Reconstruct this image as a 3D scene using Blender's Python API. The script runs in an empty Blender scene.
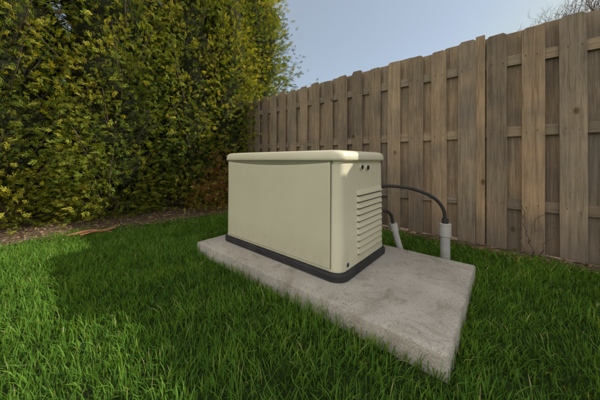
import bpy, bmesh, math, random
import numpy as np
from mathutils import Vector, Matrix, noise
random.seed(7); rng=np.random.default_rng(11)
S=bpy.context.scene; C=S.collection
R=math.radians

# ---------------------------------------------------------------- materials
def mat(name):
    m=bpy.data.materials.new(name); m.use_nodes=True
    nt=m.node_tree; nt.nodes.clear()
    out=nt.nodes.new('ShaderNodeOutputMaterial')
    return m,nt,out
def noise_n(nt,vec,scale,detail=4,rough=.55,dist=0):
    n=nt.nodes.new('ShaderNodeTexNoise'); n.inputs['Scale'].default_value=scale
    n.inputs['Detail'].default_value=detail; n.inputs['Roughness'].default_value=rough
    n.inputs['Distortion'].default_value=dist
    if vec: nt.links.new(vec,n.inputs['Vector'])
    return n
def ramp(nt,fac,stops):
    r=nt.nodes.new('ShaderNodeValToRGB'); e=r.color_ramp.elements
    while len(e)<len(stops): e.new(.5)
    for i,(p,c) in enumerate(stops):
        e[i].position=p; e[i].color=(c[0],c[1],c[2],1)
    nt.links.new(fac,r.inputs[0]); return r
def mix(nt,fac,a,b,mode='MIX'):
    m=nt.nodes.new('ShaderNodeMix'); m.data_type='RGBA'; m.blend_type=mode
    for idx,v in ((0,fac),(6,a),(7,b)):
        if hasattr(v,'is_output') : nt.links.new(v,m.inputs[idx])
        elif isinstance(v,(int,float)): m.inputs[idx].default_value=v
        else: m.inputs[idx].default_value=(v[0],v[1],v[2],1)
    return m.outputs[2]
def bump(nt,h,strength,dist=.01):
    b=nt.nodes.new('ShaderNodeBump'); b.inputs['Strength'].default_value=strength
    b.inputs['Distance'].default_value=dist; nt.links.new(h,b.inputs['Height']); return b.outputs[0]
def princ(nt,out,col,rough=.6,nrm=None,spec=.4,metal=0):
    p=nt.nodes.new('ShaderNodeBsdfPrincipled')
    if hasattr(col,'is_output'): nt.links.new(col,p.inputs['Base Color'])
    else: p.inputs['Base Color'].default_value=(col[0],col[1],col[2],1)
    if hasattr(rough,'is_output'): nt.links.new(rough,p.inputs['Roughness'])
    else: p.inputs['Roughness'].default_value=rough
    p.inputs['Specular IOR Level'].default_value=spec; p.inputs['Metallic'].default_value=metal
    if nrm: nt.links.new(nrm,p.inputs['Normal'])
    nt.links.new(p.outputs[0],out.inputs[0]); return p
def objco(nt):
    return nt.nodes.new('ShaderNodeTexCoord').outputs['Object']
def mapping(nt,vec,scale):
    m=nt.nodes.new('ShaderNodeMapping'); m.inputs['Scale'].default_value=scale
    nt.links.new(vec,m.inputs[0]); return m.outputs[0]

def simple(name,c1,c2,scale=8,rough=.7,bs=.3,bd=.004,spec=.3):
    m,nt,out=mat(name); co=objco(nt); n=noise_n(nt,co,scale,6,.65)
    r=ramp(nt,n.outputs[0],[(.3,c1),(.7,c2)])
    n2=noise_n(nt,co,scale*6,4,.6)
    princ(nt,out,r.outputs[0],rough,bump(nt,n2.outputs[0],bs,bd),spec); return m

def leafmat(name,stops,trans=.35,rough=.55):
    m,nt,out=mat(name)
    a=nt.nodes.new('ShaderNodeAttribute'); a.attribute_name='v'
    r=ramp(nt,a.outputs['Fac'],stops)
    p=nt.nodes.new('ShaderNodeBsdfDiffuse')
    nt.links.new(r.outputs[0],p.inputs['Color'])
    t=nt.nodes.new('ShaderNodeBsdfTranslucent')
    br=mix(nt,1.0,r.outputs[0],(2.0,1.6,.6),'MULTIPLY'); nt.links.new(br,t.inputs[0])
    ms=nt.nodes.new('ShaderNodeMixShader'); ms.inputs[0].default_value=trans
    nt.links.new(p.outputs[0],ms.inputs[1]); nt.links.new(t.outputs[0],ms.inputs[2])
    nt.links.new(ms.outputs[0],out.inputs[0]); return m

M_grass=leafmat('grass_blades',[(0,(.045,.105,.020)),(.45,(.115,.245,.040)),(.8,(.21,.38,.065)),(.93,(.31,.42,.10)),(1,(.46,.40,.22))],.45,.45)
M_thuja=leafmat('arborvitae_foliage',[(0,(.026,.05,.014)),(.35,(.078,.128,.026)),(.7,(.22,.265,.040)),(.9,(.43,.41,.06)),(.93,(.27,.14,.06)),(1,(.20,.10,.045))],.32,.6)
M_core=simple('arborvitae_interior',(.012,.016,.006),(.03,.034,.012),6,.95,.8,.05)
M_bark=simple('bark',(.09,.065,.045),(.20,.15,.11),14,.9,.7,.01)
M_soil=simple('soil',(.07,.05,.034),(.19,.135,.09),9,.95,1,.02)
M_litter=leafmat('leaf_litter',[(0,(.12,.07,.035)),(.5,(.28,.18,.10)),(1,(.42,.31,.20))],.1,.8)
M_black=simple('black_rubber',(.022,.022,.025),(.045,.045,.048),12,.6,.1,.002)
M_dark=simple('louvre_cavity',(.05,.048,.04),(.08,.075,.06),12,.8,.1,.002)
M_pvc=simple('grey_pvc',(.36,.36,.36),(.48,.48,.47),9,.5,.08,.002)
M_debris=simple('red_bark',(.26,.11,.055),(.40,.19,.10),10,.85,.5,.01)

# ground
m,nt,out=mat('ground_turf'); co=objco(nt)
n=noise_n(nt,co,5,8,.7); r=ramp(nt,n.outputs[0],[(.3,(.03,.045,.014)),(.6,(.05,.085,.022)),(.8,(.08,.07,.035))])
n2=noise_n(nt,co,60,5,.7); princ(nt,out,r.outputs[0],.95,bump(nt,n2.outputs[0],1,.03),.1); M_ground=m

# cream enamel
m,nt,out=mat('cream_enamel'); co=objco(nt)
n=noise_n(nt,co,3,6,.6); c=ramp(nt,n.outputs[0],[(.3,(.64,.61,.46)),(.7,(.685,.655,.505))])
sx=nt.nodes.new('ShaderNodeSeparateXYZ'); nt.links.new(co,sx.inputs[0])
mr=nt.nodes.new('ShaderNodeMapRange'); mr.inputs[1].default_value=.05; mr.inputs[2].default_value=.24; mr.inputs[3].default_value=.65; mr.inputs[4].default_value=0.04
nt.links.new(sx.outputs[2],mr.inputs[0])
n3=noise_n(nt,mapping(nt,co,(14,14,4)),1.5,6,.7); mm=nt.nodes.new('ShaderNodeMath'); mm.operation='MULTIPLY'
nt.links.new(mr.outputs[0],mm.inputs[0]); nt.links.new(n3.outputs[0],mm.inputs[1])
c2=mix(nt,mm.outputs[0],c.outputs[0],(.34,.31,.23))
nr=noise_n(nt,co,25,5,.7); rr=ramp(nt,nr.outputs[0],[(.3,(.26,)*3),(.75,(.44,)*3)])
nb=noise_n(nt,co,2.2,2,.5)
princ(nt,out,c2,rr.outputs[0],bump(nt,nb.outputs[0],.12,.02),.5); M_cream=m
M_seam=simple('shaded_enamel',(.20,.185,.135),(.25,.23,.17),5,.7,.05,.001)

# concrete
m,nt,out=mat('concrete'); co=objco(nt)
n=noise_n(nt,co,2.5,8,.68,.4); c=ramp(nt,n.outputs[0],[(.28,(.35,.325,.29)),(.5,(.46,.43,.39)),(.75,(.56,.53,.48))])
f=noise_n(nt,co,160,3,.6); fr=ramp(nt,f.outputs[0],[(.35,(.58,.57,.56)),(.55,(1,1,1))])
c1=mix(nt,.8,c.outputs[0],fr.outputs[0],'MULTIPLY')
s=noise_n(nt,co,7,6,.75,1); sr=ramp(nt,s.outputs[0],[(.50,(1,1,1)),(.68,(.64,.59,.52))])
c2=mix(nt,.75,c1,sr.outputs[0],'MULTIPLY')
g=noise_n(nt,co,38,4,.7); vr=ramp(nt,g.outputs[0],[(.32,(.6,.57,.53)),(.42,(1,1,1))]); c3=mix(nt,.6,c2,vr.outputs[0],'MULTIPLY')
b=noise_n(nt,co,110,6,.7); princ(nt,out,c3,.92,bump(nt,b.outputs[0],.45,.004),.2); M_conc=m

# weathered wood (grain along one axis, per-board id in attribute v)
def woodmat(name,stretch):
    m,nt,out=mat(name); co=objco(nt)
    a=nt.nodes.new('ShaderNodeAttribute'); a.attribute_name='v'
    cb=nt.nodes.new('ShaderNodeCombineXYZ'); ml=nt.nodes.new('ShaderNodeMath'); ml.operation='MULTIPLY'; ml.inputs[1].default_value=37
    nt.links.new(a.outputs['Fac'],ml.inputs[0])
    for i in range(3): nt.links.new(ml.outputs[0],cb.inputs[i])
    ad=nt.nodes.new('ShaderNodeVectorMath'); ad.operation='ADD'
    nt.links.new(co,ad.inputs[0]); nt.links.new(cb.outputs[0],ad.inputs[1]); P=ad.outputs[0]
    g=noise_n(nt,mapping(nt,P,stretch),3.2,8,.72,.9)
    c=ramp(nt,g.outputs[0],[(.25,(.16,.123,.087)),(.42,(.32,.262,.20)),(.56,(.435,.365,.285)),(.8,(.56,.485,.395))])
    l=noise_n(nt,P,2.2,4,.6); lr=ramp(nt,l.outputs[0],[(.35,(.64,.66,.70)),(.65,(1.10,1.02,.92))])
    c1=mix(nt,.9,c.outputs[0],lr.outputs[0],'MULTIPLY')
    br=ramp(nt,a.outputs['Fac'],[(0,(.64,.62,.60)),(.4,(1.0,.95,.88)),(.7,(.82,.83,.84)),(1,(1.15,.99,.82))])
    c2=mix(nt,1,c1,br.outputs[0],'MULTIPLY')
    v=nt.nodes.new('ShaderNodeTexVoronoi'); v.inputs['Scale'].default_value=3.3; nt.links.new(mapping(nt,P,(1.2,1.2,.75)),v.inputs['Vector'])
    kr=ramp(nt,v.outputs['Distance'],[(.0,(.28,.2,.14)),(.05,(.42,.32,.24)),(.085,(1,1,1))]); c3=mix(nt,.85,c2,kr.outputs[0],'MULTIPLY')
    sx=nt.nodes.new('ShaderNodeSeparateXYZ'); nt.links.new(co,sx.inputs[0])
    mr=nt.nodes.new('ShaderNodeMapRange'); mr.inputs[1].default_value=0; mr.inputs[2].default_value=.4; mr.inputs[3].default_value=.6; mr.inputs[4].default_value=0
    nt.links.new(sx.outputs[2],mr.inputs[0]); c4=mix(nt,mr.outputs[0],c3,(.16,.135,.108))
    fb=noise_n(nt,mapping(nt,P,(stretch[0]*2,stretch[1]*2,stretch[2]*1.5)),5,6,.7)
    princ(nt,out,c4,.88,bump(nt,fb.outputs[0],.7,.007),.2); return m
M_wood=woodmat('weathered_wood',(18,18,.8)); M_rail=woodmat('weathered_rail',(.8,18,18))

# ---------------------------------------------------------------- mesh helpers
def link(o,parent=None):
    C.objects.link(o)
    if parent: o.parent=parent
    return o
def empty(name,loc=(0,0,0),rz=0):
    e=bpy.data.objects.new(name,None); e.location=loc; e.rotation_euler=(0,0,rz); e.empty_display_size=.1
    C.objects.link(e); return e
def np_mesh(name,verts,quads=None,tris=None,attr=None,mats=(),smooth=False):
    me=bpy.data.meshes.new(name); verts=np.asarray(verts,np.float32)
    me.vertices.add(len(verts)); me.vertices.foreach_set('co',verts.ravel())
    li=[];tot=[]
    if quads is not None and len(quads): li.append(np.asarray(quads,np.int32).ravel()); tot.append(np.full(len(quads),4,np.int32))
    if tris is not None and len(tris): li.append(np.asarray(tris,np.int32).ravel()); tot.append(np.full(len(tris),3,np.int32))
    li=np.concatenate(li); tot=np.concatenate(tot); st=np.concatenate([[0],np.cumsum(tot)[:-1]]).astype(np.int32)
    me.loops.add(len(li)); me.loops.foreach_set('vertex_index',li)
    me.polygons.add(len(tot)); me.polygons.foreach_set('loop_start',st); me.polygons.foreach_set('loop_total',tot)
    if attr is not None:
        a=me.attributes.new('v','FLOAT','POINT'); a.data.foreach_set('value',np.asarray(attr,np.float32))
    me.update(calc_edges=True); me.validate()
    for mm in mats: me.materials.append(mm)
    if smooth: me.polygons.foreach_set('use_smooth',np.ones(len(tot),bool))
    return bpy.data.objects.new(name,me)
def bm_obj(name,bm,material,parent=None,bevel=0,smooth=35,segs=2):
    bmesh.ops.recalc_face_normals(bm,faces=bm.faces)
    me=bpy.data.meshes.new(name); bm.to_mesh(me); bm.free(); me.materials.append(material)
    for p in me.polygons: p.use_smooth=True
    me.set_sharp_from_angle(angle=R(smooth))
    o=bpy.data.objects.new(name,me); link(o,parent)
    if bevel:
        b=o.modifiers.new('b','BEVEL'); b.width=bevel; b.segments=segs; b.limit_method='ANGLE'; b.angle_limit=R(40)
    return o
def rrect(x0,x1,y0,y1,r,seg=8):
    p=[]
    for cx,cy,a0 in ((x1-r,y0+r,-90),(x1-r,y1-r,0),(x0+r,y1-r,90),(x0+r,y0+r,180)):
        for i in range(seg+1):
            a=R(a0+90*i/seg); p.append((cx+r*math.cos(a),cy+r*math.sin(a)))
    return p
def loft(bm,rings,cap=True):
    vs=[[bm.verts.new(c) for c in ring] for ring in rings]
    n=len(vs[0])
    for a,b in zip(vs,vs[1:]):
        for i in range(n): bm.faces.new((a[i],a[(i+1)%n],b[(i+1)%n],b[i]))
    if cap: bm.faces.new(vs[0][::-1]); bm.faces.new(vs[-1])
def box(bm,x0,x1,y0,y1,z0,z1):
    c=[(x0,y0),(x1,y0),(x1,y1),(x0,y1)]
    loft(bm,[[(x,y,z0) for x,y in c],[(x,y,z1) for x,y in c]])
def frame(d):
    d=d.normalized(); up=Vector((0,0,1)) if abs(d.z)<.9 else Vector((1,0,0))
    a=d.cross(up).normalized(); return a,d.cross(a)
def tube(V,Q,pts,rad,sides=6):
    base=len(V); pts=[Vector(p) for p in pts]
    for i,p in enumerate(pts):
        d=(pts[min(i+1,len(pts)-1)]-pts[max(i-1,0)]); a,b=frame(d)
        if i and a.dot(pa)<0: a,b=-a,-b
        pa=a
        r=rad[i] if hasattr(rad,'__len__') else rad
        for k in range(sides):
            t=2*math.pi*k/sides; V.append(tuple(p+a*math.cos(t)*r+b*math.sin(t)*r))
    for i in range(len(pts)-1):
        for k in range(sides):
            Q.append((base+i*sides+k,base+i*sides+(k+1)%sides,base+(i+1)*sides+(k+1)%sides,base+(i+1)*sides+k))
def smooth_path(p,n=24):
    p=[Vector(q) for q in p]; out=[]
    P=[p[0]*2-p[1]]+p+[p[-1]*2-p[-2]]; m=len(p)-1
    for s in range(m):
        k=max(2,n//m)
        for i in range(k+(s==m-1)):
            t=i/k; a,b,c,d=P[s:s+4]
            out.append(.5*((2*b)+(c-a)*t+(2*a-5*b+4*c-d)*t*t+(3*b-a-3*c+d)*t**3))
    return out
def nz(x,y,s,seed=0):
    r=np.random.default_rng(seed); o=0
    for k in range(6):
        a=r.uniform(0,6.28); f=s*r.uniform(.6,1.6); o=o+np.sin((x*np.cos(a)+y*np.sin(a))*f+r.uniform(0,6.28))
    return o/6*1.6

# ---------------------------------------------------------------- layout constants
GR=math.atan2(-.652,.758); G0=(.2225,1.335)
FR=math.atan2(-.668,.744); F0=(2.155,1.72)
HF=np.array([-1.49,3.58]); HD=np.array([.772,.636]); HB=np.array([-.636,.772])

# ground
bm=bmesh.new(); bmesh.ops.create_grid(bm,x_segments=2,y_segments=2,size=400)
bm_obj('ground',bm,M_ground)
def sheet(name,line,w0,w1,z,material):
    V=[];Q=[]
    n=len(line)
    for i,(p,nn) in enumerate(line):
        for k,w in enumerate((w0,w1)):
            j=.05*noise.noise(Vector((p[0]*5,p[1]*5,k*9)))*(1 if k==0 else 0)+(.04*noise.noise(Vector((p[0]*17,p[1]*17,3))) if k==0 else 0)
            V.append((p[0]+nn[0]*(w+j),p[1]+nn[1]*(w+j),z))
    for i in range(n-1): Q.append((2*i,2*i+1,2*i+3,2*i+2))
    link(np_mesh(name,V,Q,mats=[material]))
sheet('soil_bed',[(HF+HD*t,HB) for t in np.linspace(-5,1.4,140)],-.28,2.0,.004,M_soil)
fx=np.array([.744,-.668]); fn=np.array([.668,.744]); f0=np.array(F0)
sheet('soil_strip',[(f0+fx*t,fn) for t in np.linspace(-4.6,2.4,160)],-.14,.3,.008,M_soil)

# ---------------------------------------------------------------- concrete pad
pad=empty('concrete_pad',(G0[0],G0[1],0),GR)
bm=bmesh.new()
pts=[]
cs=[(-1.28,-.185),(.55,-.175),(.545,.785),(-1.28,.78)]
for i in range(4):
    a=cs[i];b_=cs[(i+1)%4]
    for k in range(60):
        t=k/60; x=a[0]+(b_[0]-a[0])*t; y=a[1]+(b_[1]-a[1])*t
        e=.006*noise.noise(Vector((x*9,y*9,0)))+.006*noise.noise(Vector((x*40,y*40,2)))
        cx,cy=-.36,.3; pts.append((x+e*(1 if x>cx else -1),y+e*(1 if y>cy else -1)))
def off(p,k): cx,cy=-.36,.3; return (p[0]-k*(1 if p[0]>cx else -1),p[1]-k*(1 if p[1]>cy else -1))
loft(bm,[[(*p,-.05) for p in pts],[(*p,.088) for p in pts],[(*off(p,.004),.096) for p in pts],[(*off(p,.012),.1) for p in pts]])
bm_obj('slab',bm,M_conc,pad,smooth=60)

# ---------------------------------------------------------------- generator
gen=empty('standby_generator',(G0[0],G0[1],.1),GR)
L=1.15;W=.64
def ring(o,z,r=.06,seg=8,zf=None):
    return [(x,y,z if zf is None else zf(x,y)) for x,y in rrect(-L-o,o,-o,W+o,max(.01,r+o),seg)]
bm=bmesh.new(); loft(bm,[ring(.012,0),ring(.022,.004),ring(.022,.036),ring(.014,.046),ring(-.004,.05)]); bm_obj('base_skirt',bm,M_black,gen)
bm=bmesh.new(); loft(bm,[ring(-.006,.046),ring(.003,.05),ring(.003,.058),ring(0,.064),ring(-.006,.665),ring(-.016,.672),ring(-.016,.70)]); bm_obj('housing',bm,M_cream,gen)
bm=bmesh.new()
loft(bm,[ring(-.02,.688),ring(.006,.686),ring(.011,.690),ring(.012,.70),ring(.009,.72),ring(.002,.734),ring(-.012,.743),ring(-.04,.748),ring(-.12,.753,.06),ring(-.25,.756,.06)])
bm_obj('hood_lid',bm,M_cream,gen,smooth=50)
bm=bmesh.new()
def panel(bm,xa,xb,y,th,zb,zt,dip,n=40):
    top=[(xa+(xb-xa)*i/n, zt-dip*math.sin(math.pi*i/n)**.8) for i in range(n+1)]
    poly=[(xa,zb),(xb,zb)]+top[::-1]
    f=[bm.verts.new((x,y,z)) for x,z in poly]; k=[bm.verts.new((x,y-th,z)) for x,z in poly]
    bm.faces.new(f); bm.faces.new(k[::-1])
    for i in range(len(f)): bm.faces.new((f[i],f[(i+1)%len(f)],k[(i+1)%len(f)],k[i]))
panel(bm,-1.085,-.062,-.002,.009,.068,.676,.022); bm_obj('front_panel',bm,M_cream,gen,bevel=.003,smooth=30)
bm=bmesh.new(); box(bm,-1.0875,-.0595,-.0035,.004,.0665,.684); bm_obj('panel_gap',bm,M_seam,gen)  # strip behind the panel; recess shade is put into its darker enamel colour
bm=bmesh.new(); panel(bm,-1.08,-.07,W+.009,.009,.068,.672,.0); bm_obj('rear_panel',bm,M_cream,gen,bevel=.003)
for nm,sx_,xo in (('louvres_exhaust',1,0.0),('louvres_intake',-1,-L)):
    bm=bmesh.new(); n=10; y0,y1=.20,.585
    for i in range(n):
        z=.105+i*.0405
        prof=[(0,.030),(.004,.031),(.0135,.006),(.0135,.001),(.011,0),(0,.012)]
        rings=[]
        for yk,sc in ((y0,.02),(y0+.006,.55),(y0+.016,.9),(y0+.03,1),(y1-.03,1),(y1-.016,.9),(y1-.006,.55),(y1,.02)):
            rings.append([(xo+sx_*(-.0035+.0165*a/.0135*sc),yk,z+b_) for a,b_ in prof])
        loft(bm,rings)
    bm_obj(nm,bm,M_cream,gen,smooth=40)
    bm=bmesh.new()
    for i in range(n):
        z=.105+i*.0405
        box(bm,*(sorted((xo-sx_*.01,xo+sx_*.0022))),y0+.014,y1-.014,z-.0085,z+.009)
    bm_obj(nm+'_slots',bm,M_dark,gen)
def disc(name,c,axis,r,d,m_,seg=24,taper=.85):
    bm=bmesh.new(); rg=[]
    for h,k in ((0,1),(d*.7,1),(d,taper)):
        rg.append([(c[0]+axis*h,c[1]+r*k*math.cos(2*math.pi*i/seg),c[2]+r*k*math.sin(2*math.pi*i/seg)) for i in range(seg)])
    loft(bm,rg); bm_obj(name,bm,m_,gen)
disc('lock_bezel_1',(-.008,.262,.645),1,.019,.012,M_cream); disc('lock_1',(-.002,.262,.645),1,.014,.012,M_black)
disc('lock_bezel_2',(-.008,.345,.640),1,.021,.012,M_cream); disc('lock_2',(-.002,.345,.640),1,.016,.012,M_black)
disc('badge',(-.004,.085,.078),1,.013,.008,M_black); disc('badge_rim',(-.004,.085,.078),1,.016,.006,M_pvc)

# ---------------------------------------------------------------- conduits
def add_tube(name,pts,rad,material,parent,sides=14):
    V=[];Q=[]; tube(V,Q,pts,rad,sides); o=np_mesh(name,V,Q,mats=[material],smooth=True)
    bm=bmesh.new(); bm.from_mesh(o.data); bmesh.ops.holes_fill(bm,edges=[e for e in bm.edges if e.is_boundary]); bm.to_mesh(o.data); bm.free()
    o.data.set_sharp_from_angle(angle=R(50)); link(o,parent)
cd=empty('electrical_conduit',(1.125,1.86,0))
add_tube('riser_pipe',[(0,0,-.1),(0,0,.29)],.034,M_pvc,cd,20)
add_tube('coupling',[(0,0,.20),(0,0,.203),(0,0,.297),(0,0,.30)],[.036,.042,.042,.038],M_pvc,cd,20)
add_tube('bushing',[(0,0,.30),(0,0,.335)],[.024,.022],M_black,cd,16)
add_tube('cable',smooth_path([(-.53,.03,.575),(-.42,.03,.585),(-.25,.02,.565),(-.09,.01,.50),(-.015,0,.41),(0,0,.31)],40),.0125,M_black,cd,10)
cd2=empty('gas_conduit',(.80,1.99,0))
add_tube('riser_pipe',[(.035,-.02,-.05),(.03,-.015,.03),(-.02,.01,.235)],.026,M_pvc,cd2,16)
add_tube('coupling',[(-.012,.006,.2),(-.024,.012,.262)],[.033,.033],M_pvc,cd2,16)
add_tube('cable',smooth_path([(-.15,-.02,.36),(-.09,.0,.37),(-.04,.01,.33),(-.022,.012,.25)],20),.013,M_black,cd2,10)

# ---------------------------------------------------------------- fence
def fence(name,loc,rz,x0,x1,first,pitch=.225,bw=.14,seed=1,H=1.9,strip=None):
    rd=random.Random(seed); e=empty(name,(loc[0],loc[1],0),rz)
    def boards(nm,ys,shift,bw,th=.018,front=True):
        n0=math.ceil((x0-first-shift)/pitch); n1=math.floor((x1-first-shift)/pitch)
        bm=bmesh.new(); lay=bm.verts.layers.float.new('v')
        for k in range(n0,n1+1):
            c=first+shift+k*pitch+rd.uniform(-.005,.005); w=bw+rd.uniform(-.004,.004)
            h=H+rd.uniform(-.024,.018); zb=rd.uniform(.01,.035); ear=.022
            val=rd.random(); tilt=rd.uniform(-.005,.005); yaw=rd.uniform(-.03,.03) if front else 0; bow=rd.uniform(-.005,.002)
            zs=[zb,.5,1.0,1.4,h-ear,h]
            rings=[]
            for i,z in enumerate(zs):
                hw=w/2-(ear if i==5 else 0); yb=ys+bow*math.sin(math.pi*z/h)
                cx=c+tilt*z
                ch=.002
                sec=[(-hw,ch),(-hw+ch,0),(hw-ch,0),(hw,ch),(hw,th-ch),(hw-ch,th),(-hw+ch,th),(-hw,th-ch)]
                rings.append([(cx+a,yb+b_+a*yaw,z+(rd.uniform(-.003,.003) if i==5 else 0)) for a,b_ in sec])
            vs=[[bm.verts.new(p) for p in r_] for r_ in rings]
            for r_ in vs:
                for v_ in r_: v_[lay]=val
            for a,b_ in zip(vs,vs[1:]):
                for i in range(8): bm.faces.new((a[i],a[(i+1)%8],b_[(i+1)%8],b_[i]))
            bm.faces.new(vs[0][::-1]); bm.faces.new(vs[-1])
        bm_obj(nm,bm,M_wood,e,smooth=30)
    boards('front_boards',0,0,bw); boards('back_boards',.052,pitch/2,bw+.034,front=False)
    bm=bmesh.new(); lay=bm.verts.layers.float.new('v')
    ends=[x0]; p=first-.60
    while p-2.42>x0: p-=2.42
    while p<x1:
        if p>x0: ends.append(p)
        p+=2.42
    ends.append(x1)
    for a,b_ in zip(ends,ends[1:]):
        for z in (.37,.99,1.60):
            n0=len(bm.verts); box(bm,a+.002,b_-.002,.0215,.0495,z,z+.085); val=rd.random()
            bm.verts.ensure_lookup_table()
            for v_ in bm.verts[n0:]: v_[lay]=val
    bm_obj('rails',bm,M_rail,e,bevel=.003)
    bm=bmesh.new(); lay=bm.verts.layers.float.new('v')
    for q in ends:
        n0=len(bm.verts); box(bm,q-.045,q+.045,.0205+.0,.0508,-.1,1.86); bm.verts.ensure_lookup_table(); val=rd.random()
        for v_ in bm.verts[n0:]: v_[lay]=val
    if strip is not None:
        n0=len(bm.verts); box(bm,strip-.034,strip+.034,.002,.0203,.02,1.92); bm.verts.ensure_lookup_table()
        for v_ in bm.verts[n0:]: v_[lay]=.95
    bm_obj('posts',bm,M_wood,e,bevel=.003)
    bm=bmesh.new(); n0=math.ceil((x0-first)/pitch); n1=math.floor((x1-first)/pitch)
    for k in range(n0,n1+1):
        for z in (.41,1.03,1.64):
            for sx_ in (-.035,.035):
                cx=first+k*pitch+sx_+rd.uniform(-.008,.008); cz=z+rd.uniform(-.015,.015)
                loft(bm,[[(cx+.003*math.cos(t),yy,cz+.003*math.sin(t)) for t in [j*math.pi/3 for j in range(6)]] for yy in (-.008,.003)])
    bm_obj('nails',bm,M_black,e)
    return e
fence('wooden_fence',F0,FR,-5.45,6.5,-.127,seed=3,strip=-.692)
fcorner=f0+fx*(-5.5)+fn*.03
fence('wooden_fence',(fcorner[0],fcorner[1]),FR-math.pi/2+0,0.05,6.5,.15,seed=8)

# ---------------------------------------------------------------- grass
def world2pad(x,y):
    dx=x-G0[0];dy=y-G0[1]; c=math.cos(-GR);s=math.sin(-GR); return dx*c-dy*s,dx*s+dy*c
n=340000
x=rng.uniform(-4.2,3.4,n); y=rng.uniform(-.3,4.4,n)
px_,py_=world2pad(x,y)
onpad=(px_>-1.275)&(px_<.545)&(py_>-.178)&(py_<.778)
fd=(x-F0[0])*fn[0]+(y-F0[1])*fn[1]
hd=(x-HF[0])*HB[0]+(y-HF[1])*HB[1]
edge=.09*nz(x,y,6,2)+.06*nz(x,y,19,3)
keep=(~onpad)&(fd<-.09+.06*nz(x,y,14,5))&(hd<-.2+edge)
soft=np.clip((-.2+edge-hd)/.3,0,1)*.8+.2
keep&=rng.random(n)<soft
x=x[keep];y=y[keep];n=len(x); px_=px_[keep];py_=py_[keep]
dpad=np.maximum(np.maximum(-1.28-px_,px_-.55),np.maximum(-.18-py_,py_-.78))
cl=nz(x,y,4,8)*.4+nz(x,y,13,9)*.4+nz(x,y,31,19)*.4
h=(.055+.022*cl+.045*np.clip(1-dpad/.08,0,1)*(.6+.7*nz(x,y,11,30)))*rng.uniform(.45,1.35,n); h=np.clip(h,.02,.14)
w=rng.uniform(.0012,.0025,n)
az=rng.uniform(0,2*np.pi,n)*.85+ (nz(x,y,7,12)+1)*1.6
lean=rng.uniform(.1,1.0,n); 
dx=np.cos(az);dy=np.sin(az)
fa=az+np.pi/2+rng.uniform(-.7,.7,n); wx=np.cos(fa)*w; wy=np.sin(fa)*w
def P(t,k):
    hor=h*lean*t**1.7; z=h*(t-.28*lean*t*t)
    return np.stack([x+dx*hor+k*wx,y+dy*hor+k*wy,z-.002],1)
V=np.stack([P(0,-.9),P(0,.9),P(.6,.9),P(.6,-.9),P(1,0)],1).reshape(-1,3)
i=np.arange(n)*5
Q=np.stack([i,i+1,i+2,i+3],1); T=np.stack([i+3,i+2,i+4],1)
val=np.clip(.40+.22*cl+rng.normal(0,.17,n),0,.92); dead=rng.random(n)<.025; val[dead]=rng.uniform(.95,1,dead.sum())
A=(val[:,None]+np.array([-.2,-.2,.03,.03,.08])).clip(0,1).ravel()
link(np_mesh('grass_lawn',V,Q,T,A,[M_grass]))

# ---------------------------------------------------------------- arborvitae
def template():
    q=[];
    def dia(p,d,l,w):
        d=np.array(d)/np.hypot(*d); pr=np.array([-d[1],d[0]]); p=np.array(p)
        q.append([p,p+d*l*.55+pr*w,p+d*l,p+d*l*.55-pr*w])
    dia((0,0),(1,0),.6,.02); dia((.5,0),(1,.06),.5,.04)
    for a in np.linspace(.15,.8,5):
        for s in (-1,1):
            l=.55*(1-.6*a); ang=.66-.2*a; aa=a+(.06 if s>0 else 0); dvec=(math.cos(ang),s*math.sin(ang))
            dia((aa,0),dvec,l,.040)
            if a<.4:
                mid=(aa+dvec[0]*l*.4,dvec[1]*l*.4); dia(mid,(math.cos(ang-.5),s*math.sin(ang-.5)),l*.62,.036)
    return np.array(q)
TPL=template()
def sprays(pos,dirs,size,val,rg):
    n=len(pos); d=dirs/np.linalg.norm(dirs,axis=1,keepdims=True)
    r=rg.normal(size=(n,3)); r[:,2]*=.6
    s=np.cross(d,r); s/=np.linalg.norm(s,axis=1,keepdims=True); nn=np.cross(d,s)
    u=TPL[None,:,:,0];v=TPL[None,:,:,1]*rg.uniform(.6,1.15,(n,1,1))
    jit=rg.uniform(-.12,.12,(n,TPL.shape[0],1))
    k=rg.uniform(-.4,.5,(n,1,1))
    Pn=(pos[:,None,None,:]+size[:,None,None,None]*(u[...,None]*d[:,None,None,:]+v[...,None]*s[:,None,None,:]+(jit*u*2+k*u*u+.5*v*v)[...,None]*nn[:,None,None,:]))
    Pn[...,2]+=-(u**2)*.15*size[:,None,None]
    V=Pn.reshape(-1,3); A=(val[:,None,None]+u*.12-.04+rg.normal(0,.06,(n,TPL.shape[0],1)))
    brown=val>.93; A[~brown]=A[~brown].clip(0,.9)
    A=np.broadcast_to(A,(n,TPL.shape[0],4)).reshape(-1)
    Qd=np.arange(len(V)).reshape(-1,4); return V,Qd,A
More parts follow.
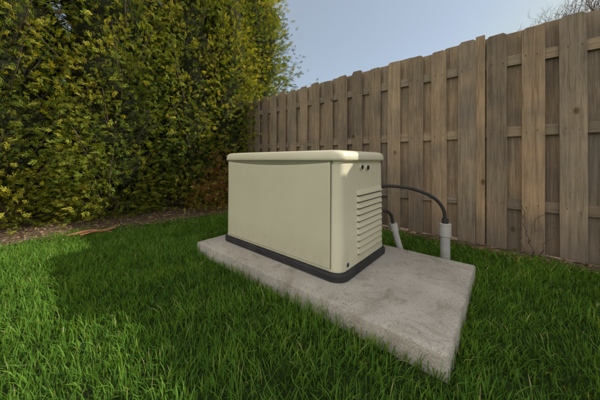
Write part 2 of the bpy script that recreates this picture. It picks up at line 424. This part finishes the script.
def tree(cx,cy,H,R0,seed,nb=150,per=40,zmin=.12,browns=0,sz=.08,pw=1.3,core=.5):
    rg=np.random.default_rng(seed); rd=random.Random(seed)
    e=empty('arborvitae_tree',(cx,cy,0))
    def rad(z):
        t=z/H; return R0*np.clip(.74+1.4*t,0,1)*np.clip(1-np.clip((t-.35)/.65,0,1)**1.8,0.03,1)
    V=[];Q=[]
    tr=[(0.02*math.sin(z*2),0.02*math.cos(z*3),z) for z in np.linspace(-.05,H*.95,12)]
    tube(V,Q,tr,[.075*(1-i/12.5) for i in range(12)],8)
    PO=[];DI=[];SZ=[];VA=[]
    for b in range(nb):
        z0=zmin+(H*.97-zmin)*((b+rd.random())/nb)**pw; a=b*2.39996+rd.uniform(-.4,.4)
        rr=float(rad(z0))*(1+.18*math.sin(a*3+seed+z0*2.3))*rd.uniform(.62,1.18)
        up=rd.uniform(.25,.75)*rr+.1
        st=Vector((0,0,max(.05,z0-up*.8))); en=Vector((math.cos(a)*rr,math.sin(a)*rr,z0+up*.25))
        mid=(st+en)*.5+Vector((rd.uniform(-.05,.05),rd.uniform(-.05,.05),-.1*rr))
        pts=smooth_path([st,mid,en],8); tube(V,Q,pts,[.012*(1-k/(len(pts)+.5))+.002 for k in range(len(pts))],4)
        m=int(per*rg.uniform(.7,1.3)*(1.15 if z0<4 else .7)); tt=rg.uniform(.5,1.08,m)
        pa=np.array([tuple(p) for p in pts]); idx=np.clip(tt,0,.999)*(len(pa)-1); i0=idx.astype(int); f=(idx-i0)[:,None]
        pp=pa[i0]*(1-f)+pa[np.minimum(i0+1,len(pa)-1)]*f
        spread=.115*(1.2-.7*np.abs(tt-.75))
        off=rg.normal(size=(m,3))*spread[:,None]; off[:,2]*=1.4
        pp=pp+off; pp[:,2]=np.maximum(pp[:,2],.04)
        rad_dir=np.stack([np.full(m,math.cos(a)),np.full(m,math.sin(a)),np.full(m,.75)],1)
        dd=rad_dir+off*3+rg.normal(size=(m,3))*.40
        base=rd.uniform(.24,.82)
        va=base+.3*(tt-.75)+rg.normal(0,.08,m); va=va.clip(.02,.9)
        if rd.random()<.02: va=rg.uniform(.94,1,m)
        PO.append(pp);DI.append(dd);SZ.append(rg.uniform(.7,1.4,m)*sz);VA.append(va)
    for bx,by,bz in ([] if not browns else browns):
        m=90; PO.append(np.array([bx-cx,by-cy,bz])+rg.normal(size=(m,3))*np.array([.10,.10,.17])); DI.append(rg.normal(size=(m,3))+np.array([.3,-.5,-.2])); SZ.append(rg.uniform(.6,1,m)*.11); VA.append(rg.uniform(.94,1,m))
    link(np_mesh('trunk_and_limbs',V,Q,mats=[M_bark],smooth=True),e)
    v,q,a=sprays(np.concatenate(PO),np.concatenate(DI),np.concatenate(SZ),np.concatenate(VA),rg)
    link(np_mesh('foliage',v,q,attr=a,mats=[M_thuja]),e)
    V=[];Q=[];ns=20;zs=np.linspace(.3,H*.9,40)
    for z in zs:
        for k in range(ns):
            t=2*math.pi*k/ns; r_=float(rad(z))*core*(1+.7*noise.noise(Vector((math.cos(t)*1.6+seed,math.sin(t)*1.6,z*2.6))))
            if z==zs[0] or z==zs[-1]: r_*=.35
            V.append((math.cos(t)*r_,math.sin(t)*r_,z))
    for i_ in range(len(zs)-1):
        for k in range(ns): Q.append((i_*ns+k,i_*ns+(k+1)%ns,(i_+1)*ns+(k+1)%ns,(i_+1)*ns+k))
    link(np_mesh('dark_core_fill',V,Q,mats=[M_core],smooth=False),e)  # added solid dark filler that blocks the view through the crown
tree(-1.93,4.25,6.8,.86,21,nb=260,per=66,browns=[(-1.25,3.75,.45),(-1.30,3.75,.7),(-1.2,3.8,.3),(-1.45,3.6,.3)])
tree(-2.78,3.60,6.6,.93,22,nb=280,per=66)
tree(-3.63,2.90,6.8,.96,23,nb=280,per=66)
tree(-4.5,2.18,6.5,.9,24,nb=120,per=36,sz=.11)
tree(-5.35,1.45,6.0,.85,25,nb=80,per=26,sz=.12)
tree(-1.36,4.42,6.2,.52,26,nb=190,per=44)
tree(-1.12,5.55,8.4,.80,27,nb=290,per=66,zmin=1.2,sz=.10,core=.6)
tree(-2.3,5.9,7.2,.95,28,nb=90,per=26,zmin=1.5,sz=.12)
tree(-3.4,4.9,6.9,.95,29,nb=80,per=24,zmin=1.5,sz=.12)

# ---------------------------------------------------------------- bare tree behind fence
def bare(cx,cy,H,seed):
    rd=random.Random(seed); V=[];Q=[]
    def br(p,d,l,r,lv):
        pts=[p]; 
        for i in range(4):
            d=(d+Vector((rd.uniform(-.18,.18),rd.uniform(-.18,.18),rd.uniform(-.05,.14)))).normalized(); pts.append(pts[-1]+d*l/4)
        tube(V,Q,pts,[r*(1-.12*i) for i in range(5)],5 if lv<3 else 3)
        if lv>=7: return
        for k in range(3):
            s=pts[rd.choice((2,3,4,4))]; a,b=frame(d); t=rd.uniform(0,6.28)
            nd=(d+(a*math.cos(t)+b*math.sin(t))*rd.uniform(.45,.95)).normalized(); br(s,nd,l*rd.uniform(.62,.82),r*.58,lv+1)
    br(Vector((0,0,0)),Vector((0,0,1)),H*.3,H*.018,0)
    o=np_mesh('bare_tree',V,Q,mats=[M_bark],smooth=True); o.location=(cx,cy,0); link(o)
bare(14.0,13.5,15.2,5)

# ---------------------------------------------------------------- litter, vine, debris
n=5200
t=rng.uniform(-5,1.5,n); q=rng.normal(-.08,.22,n); P0=HF[None]+HD[None]*t[:,None]+HB[None]*q[:,None]
t2=rng.uniform(-4.4,2.3,2600); q2=rng.normal(-.08,.07,2600); P1=f0[None]+fx[None]*t2[:,None]+fn[None]*q2[:,None]
PP=np.concatenate([P0,P1]); n=len(PP); s=rng.uniform(.006,.022,n); z=rng.uniform(.012,.03,n)
k=110; lx=rng.uniform(-1.25,.52,k); ly=np.where(rng.random(k)<.6,rng.uniform(.0,.76,k),rng.uniform(-.16,-.03,k)); ok=(lx>.05)|(ly<-.03); lx=lx[ok];ly=ly[ok]
cg,sg=math.cos(GR),math.sin(GR); PX=np.stack([G0[0]+lx*cg-ly*sg,G0[1]+lx*sg+ly*cg],1)
PP=np.concatenate([PP,PX]); s=np.concatenate([s,rng.uniform(.002,.007,len(lx))]); z=np.concatenate([z,np.full(len(lx),.1045)]); n=len(PP)
a=rng.uniform(0,6.28,n); fl=np.where(np.arange(n)>=n-len(lx),.3,1)
ex=np.stack([np.cos(a),np.sin(a),rng.uniform(-.4,.4,n)*fl],1)*s[:,None]; ey=np.stack([-np.sin(a),np.cos(a),rng.uniform(-.5,.5,n)*fl],1)*(s*rng.uniform(.2,.6,n))[:,None]
c=np.concatenate([PP,z[:,None]],1); V=np.stack([c-ex,c-ey,c+ex,c+ey],1).reshape(-1,3)
link(np_mesh('leaf_litter',V,np.arange(len(V)).reshape(-1,4),attr=np.repeat(rng.random(n),4),mats=[M_litter]))
def fpt(xl,yl,z): return (f0[0]+fx[0]*xl+fn[0]*yl,f0[1]+fx[1]*xl+fn[1]*yl,z)
V=[];Q=[]
rd=random.Random(4)
def vine(p0,segs,r,dirx):
    pts=[];x_,z_=p0
    for i in range(segs):
        pts.append(fpt(x_,-.02-.03*rd.random(),z_)); x_+=dirx*rd.uniform(-.012,.03); z_+=rd.uniform(.015,.05)
    sp=smooth_path(pts,segs*3); tube(V,Q,sp,[r*(1-.6*i/len(sp)) for i in range(len(sp))],5)
vine((-.36,0.0),14,.0055,-1); vine((-.34,.0),12,.0045,1); vine((-.38,.02),10,.0035,-.5); vine((-.33,.22),7,.0028,1.4); vine((-.40,.3),6,.0028,-1.2)
for k in range(26):
    xl=rd.uniform(-1.2,.4); l=rd.uniform(.06,.25); an=rd.uniform(-.5,.5)
    a0=fpt(xl,-.05-rd.random()*.12,.02+rd.random()*.03); a1=fpt(xl+l*math.cos(an),-.06-rd.random()*.12,.03+rd.random()*.06)
    m_=tuple((a0[i]+a1[i])/2+rd.uniform(-.015,.02) for i in range(3)); tube(V,Q,smooth_path([a0,m_,a1],6),.0028,4)
link(np_mesh('dead_vine',V,Q,mats=[M_bark],smooth=True))
V=[];Q=[]
sp=smooth_path([(-2.33,2.42,.03),(-2.2,2.50,.05),(-2.08,2.52,.045),(-1.97,2.57,.07)],12)
tube(V,Q,sp,[.010+.008*math.sin(math.pi*min(1,i/(len(sp)-1)+.05)) for i in range(len(sp))],7)
tube(V,Q,smooth_path([(-2.2,2.40,.04),(-2.1,2.50,.05),(-2.0,2.55,.03)],8),.007,6)
link(np_mesh('fallen_branch',V,Q,mats=[M_debris],smooth=True))

# ---------------------------------------------------------------- light
sd=Vector((.97,.16,0)).normalized(); el=R(31)
sdir=Vector((sd.x*math.cos(el),sd.y*math.cos(el),math.sin(el)))
ld=bpy.data.lights.new('sun','SUN'); ld.energy=5; ld.angle=R(.5); ld.color=(1,.93,.78)
lo=bpy.data.objects.new('sun',ld); lo.rotation_euler=sdir.to_track_quat('Z','Y').to_euler(); C.objects.link(lo)
w=bpy.data.worlds.new('World'); S.world=w; w.use_nodes=True; nt=w.node_tree
bg=nt.nodes['Background']; sk=nt.nodes.new('ShaderNodeTexSky'); sk.sky_type='NISHITA'; sk.sun_disc=False
sk.sun_elevation=el; sk.sun_rotation=math.atan2(sd.x,sd.y); sk.air_density=1.0; sk.dust_density=1.0; sk.ozone_density=1.0
# thin haze evens the sky out; an unseen bright cloud bank is added behind the camera as fill light
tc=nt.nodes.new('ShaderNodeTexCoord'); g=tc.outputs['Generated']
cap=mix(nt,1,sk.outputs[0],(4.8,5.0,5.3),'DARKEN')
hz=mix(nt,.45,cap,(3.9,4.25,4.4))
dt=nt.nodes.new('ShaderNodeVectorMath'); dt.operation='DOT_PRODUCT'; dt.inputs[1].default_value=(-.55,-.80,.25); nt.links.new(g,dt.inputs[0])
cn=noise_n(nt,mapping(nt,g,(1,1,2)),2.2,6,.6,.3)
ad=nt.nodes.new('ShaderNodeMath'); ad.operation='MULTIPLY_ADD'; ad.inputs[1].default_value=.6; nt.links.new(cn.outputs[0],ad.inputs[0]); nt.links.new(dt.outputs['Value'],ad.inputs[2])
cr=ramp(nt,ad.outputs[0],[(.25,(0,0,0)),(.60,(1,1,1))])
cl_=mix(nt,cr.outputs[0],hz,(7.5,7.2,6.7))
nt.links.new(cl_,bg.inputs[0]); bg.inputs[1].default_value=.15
S.view_settings.view_transform='Standard'; S.view_settings.look='None'; S.view_settings.exposure=0

# ---------------------------------------------------------------- camera
cam=bpy.data.cameras.new('camera'); cam.sensor_width=36; cam.lens=36*240/600; cam.shift_y=-40/600
cam.clip_start=.02; cam.clip_end=2000
co_=bpy.data.objects.new('camera',cam); co_.location=(0,0,.79); co_.rotation_euler=(R(90),0,0); C.objects.link(co_); S.camera=co_
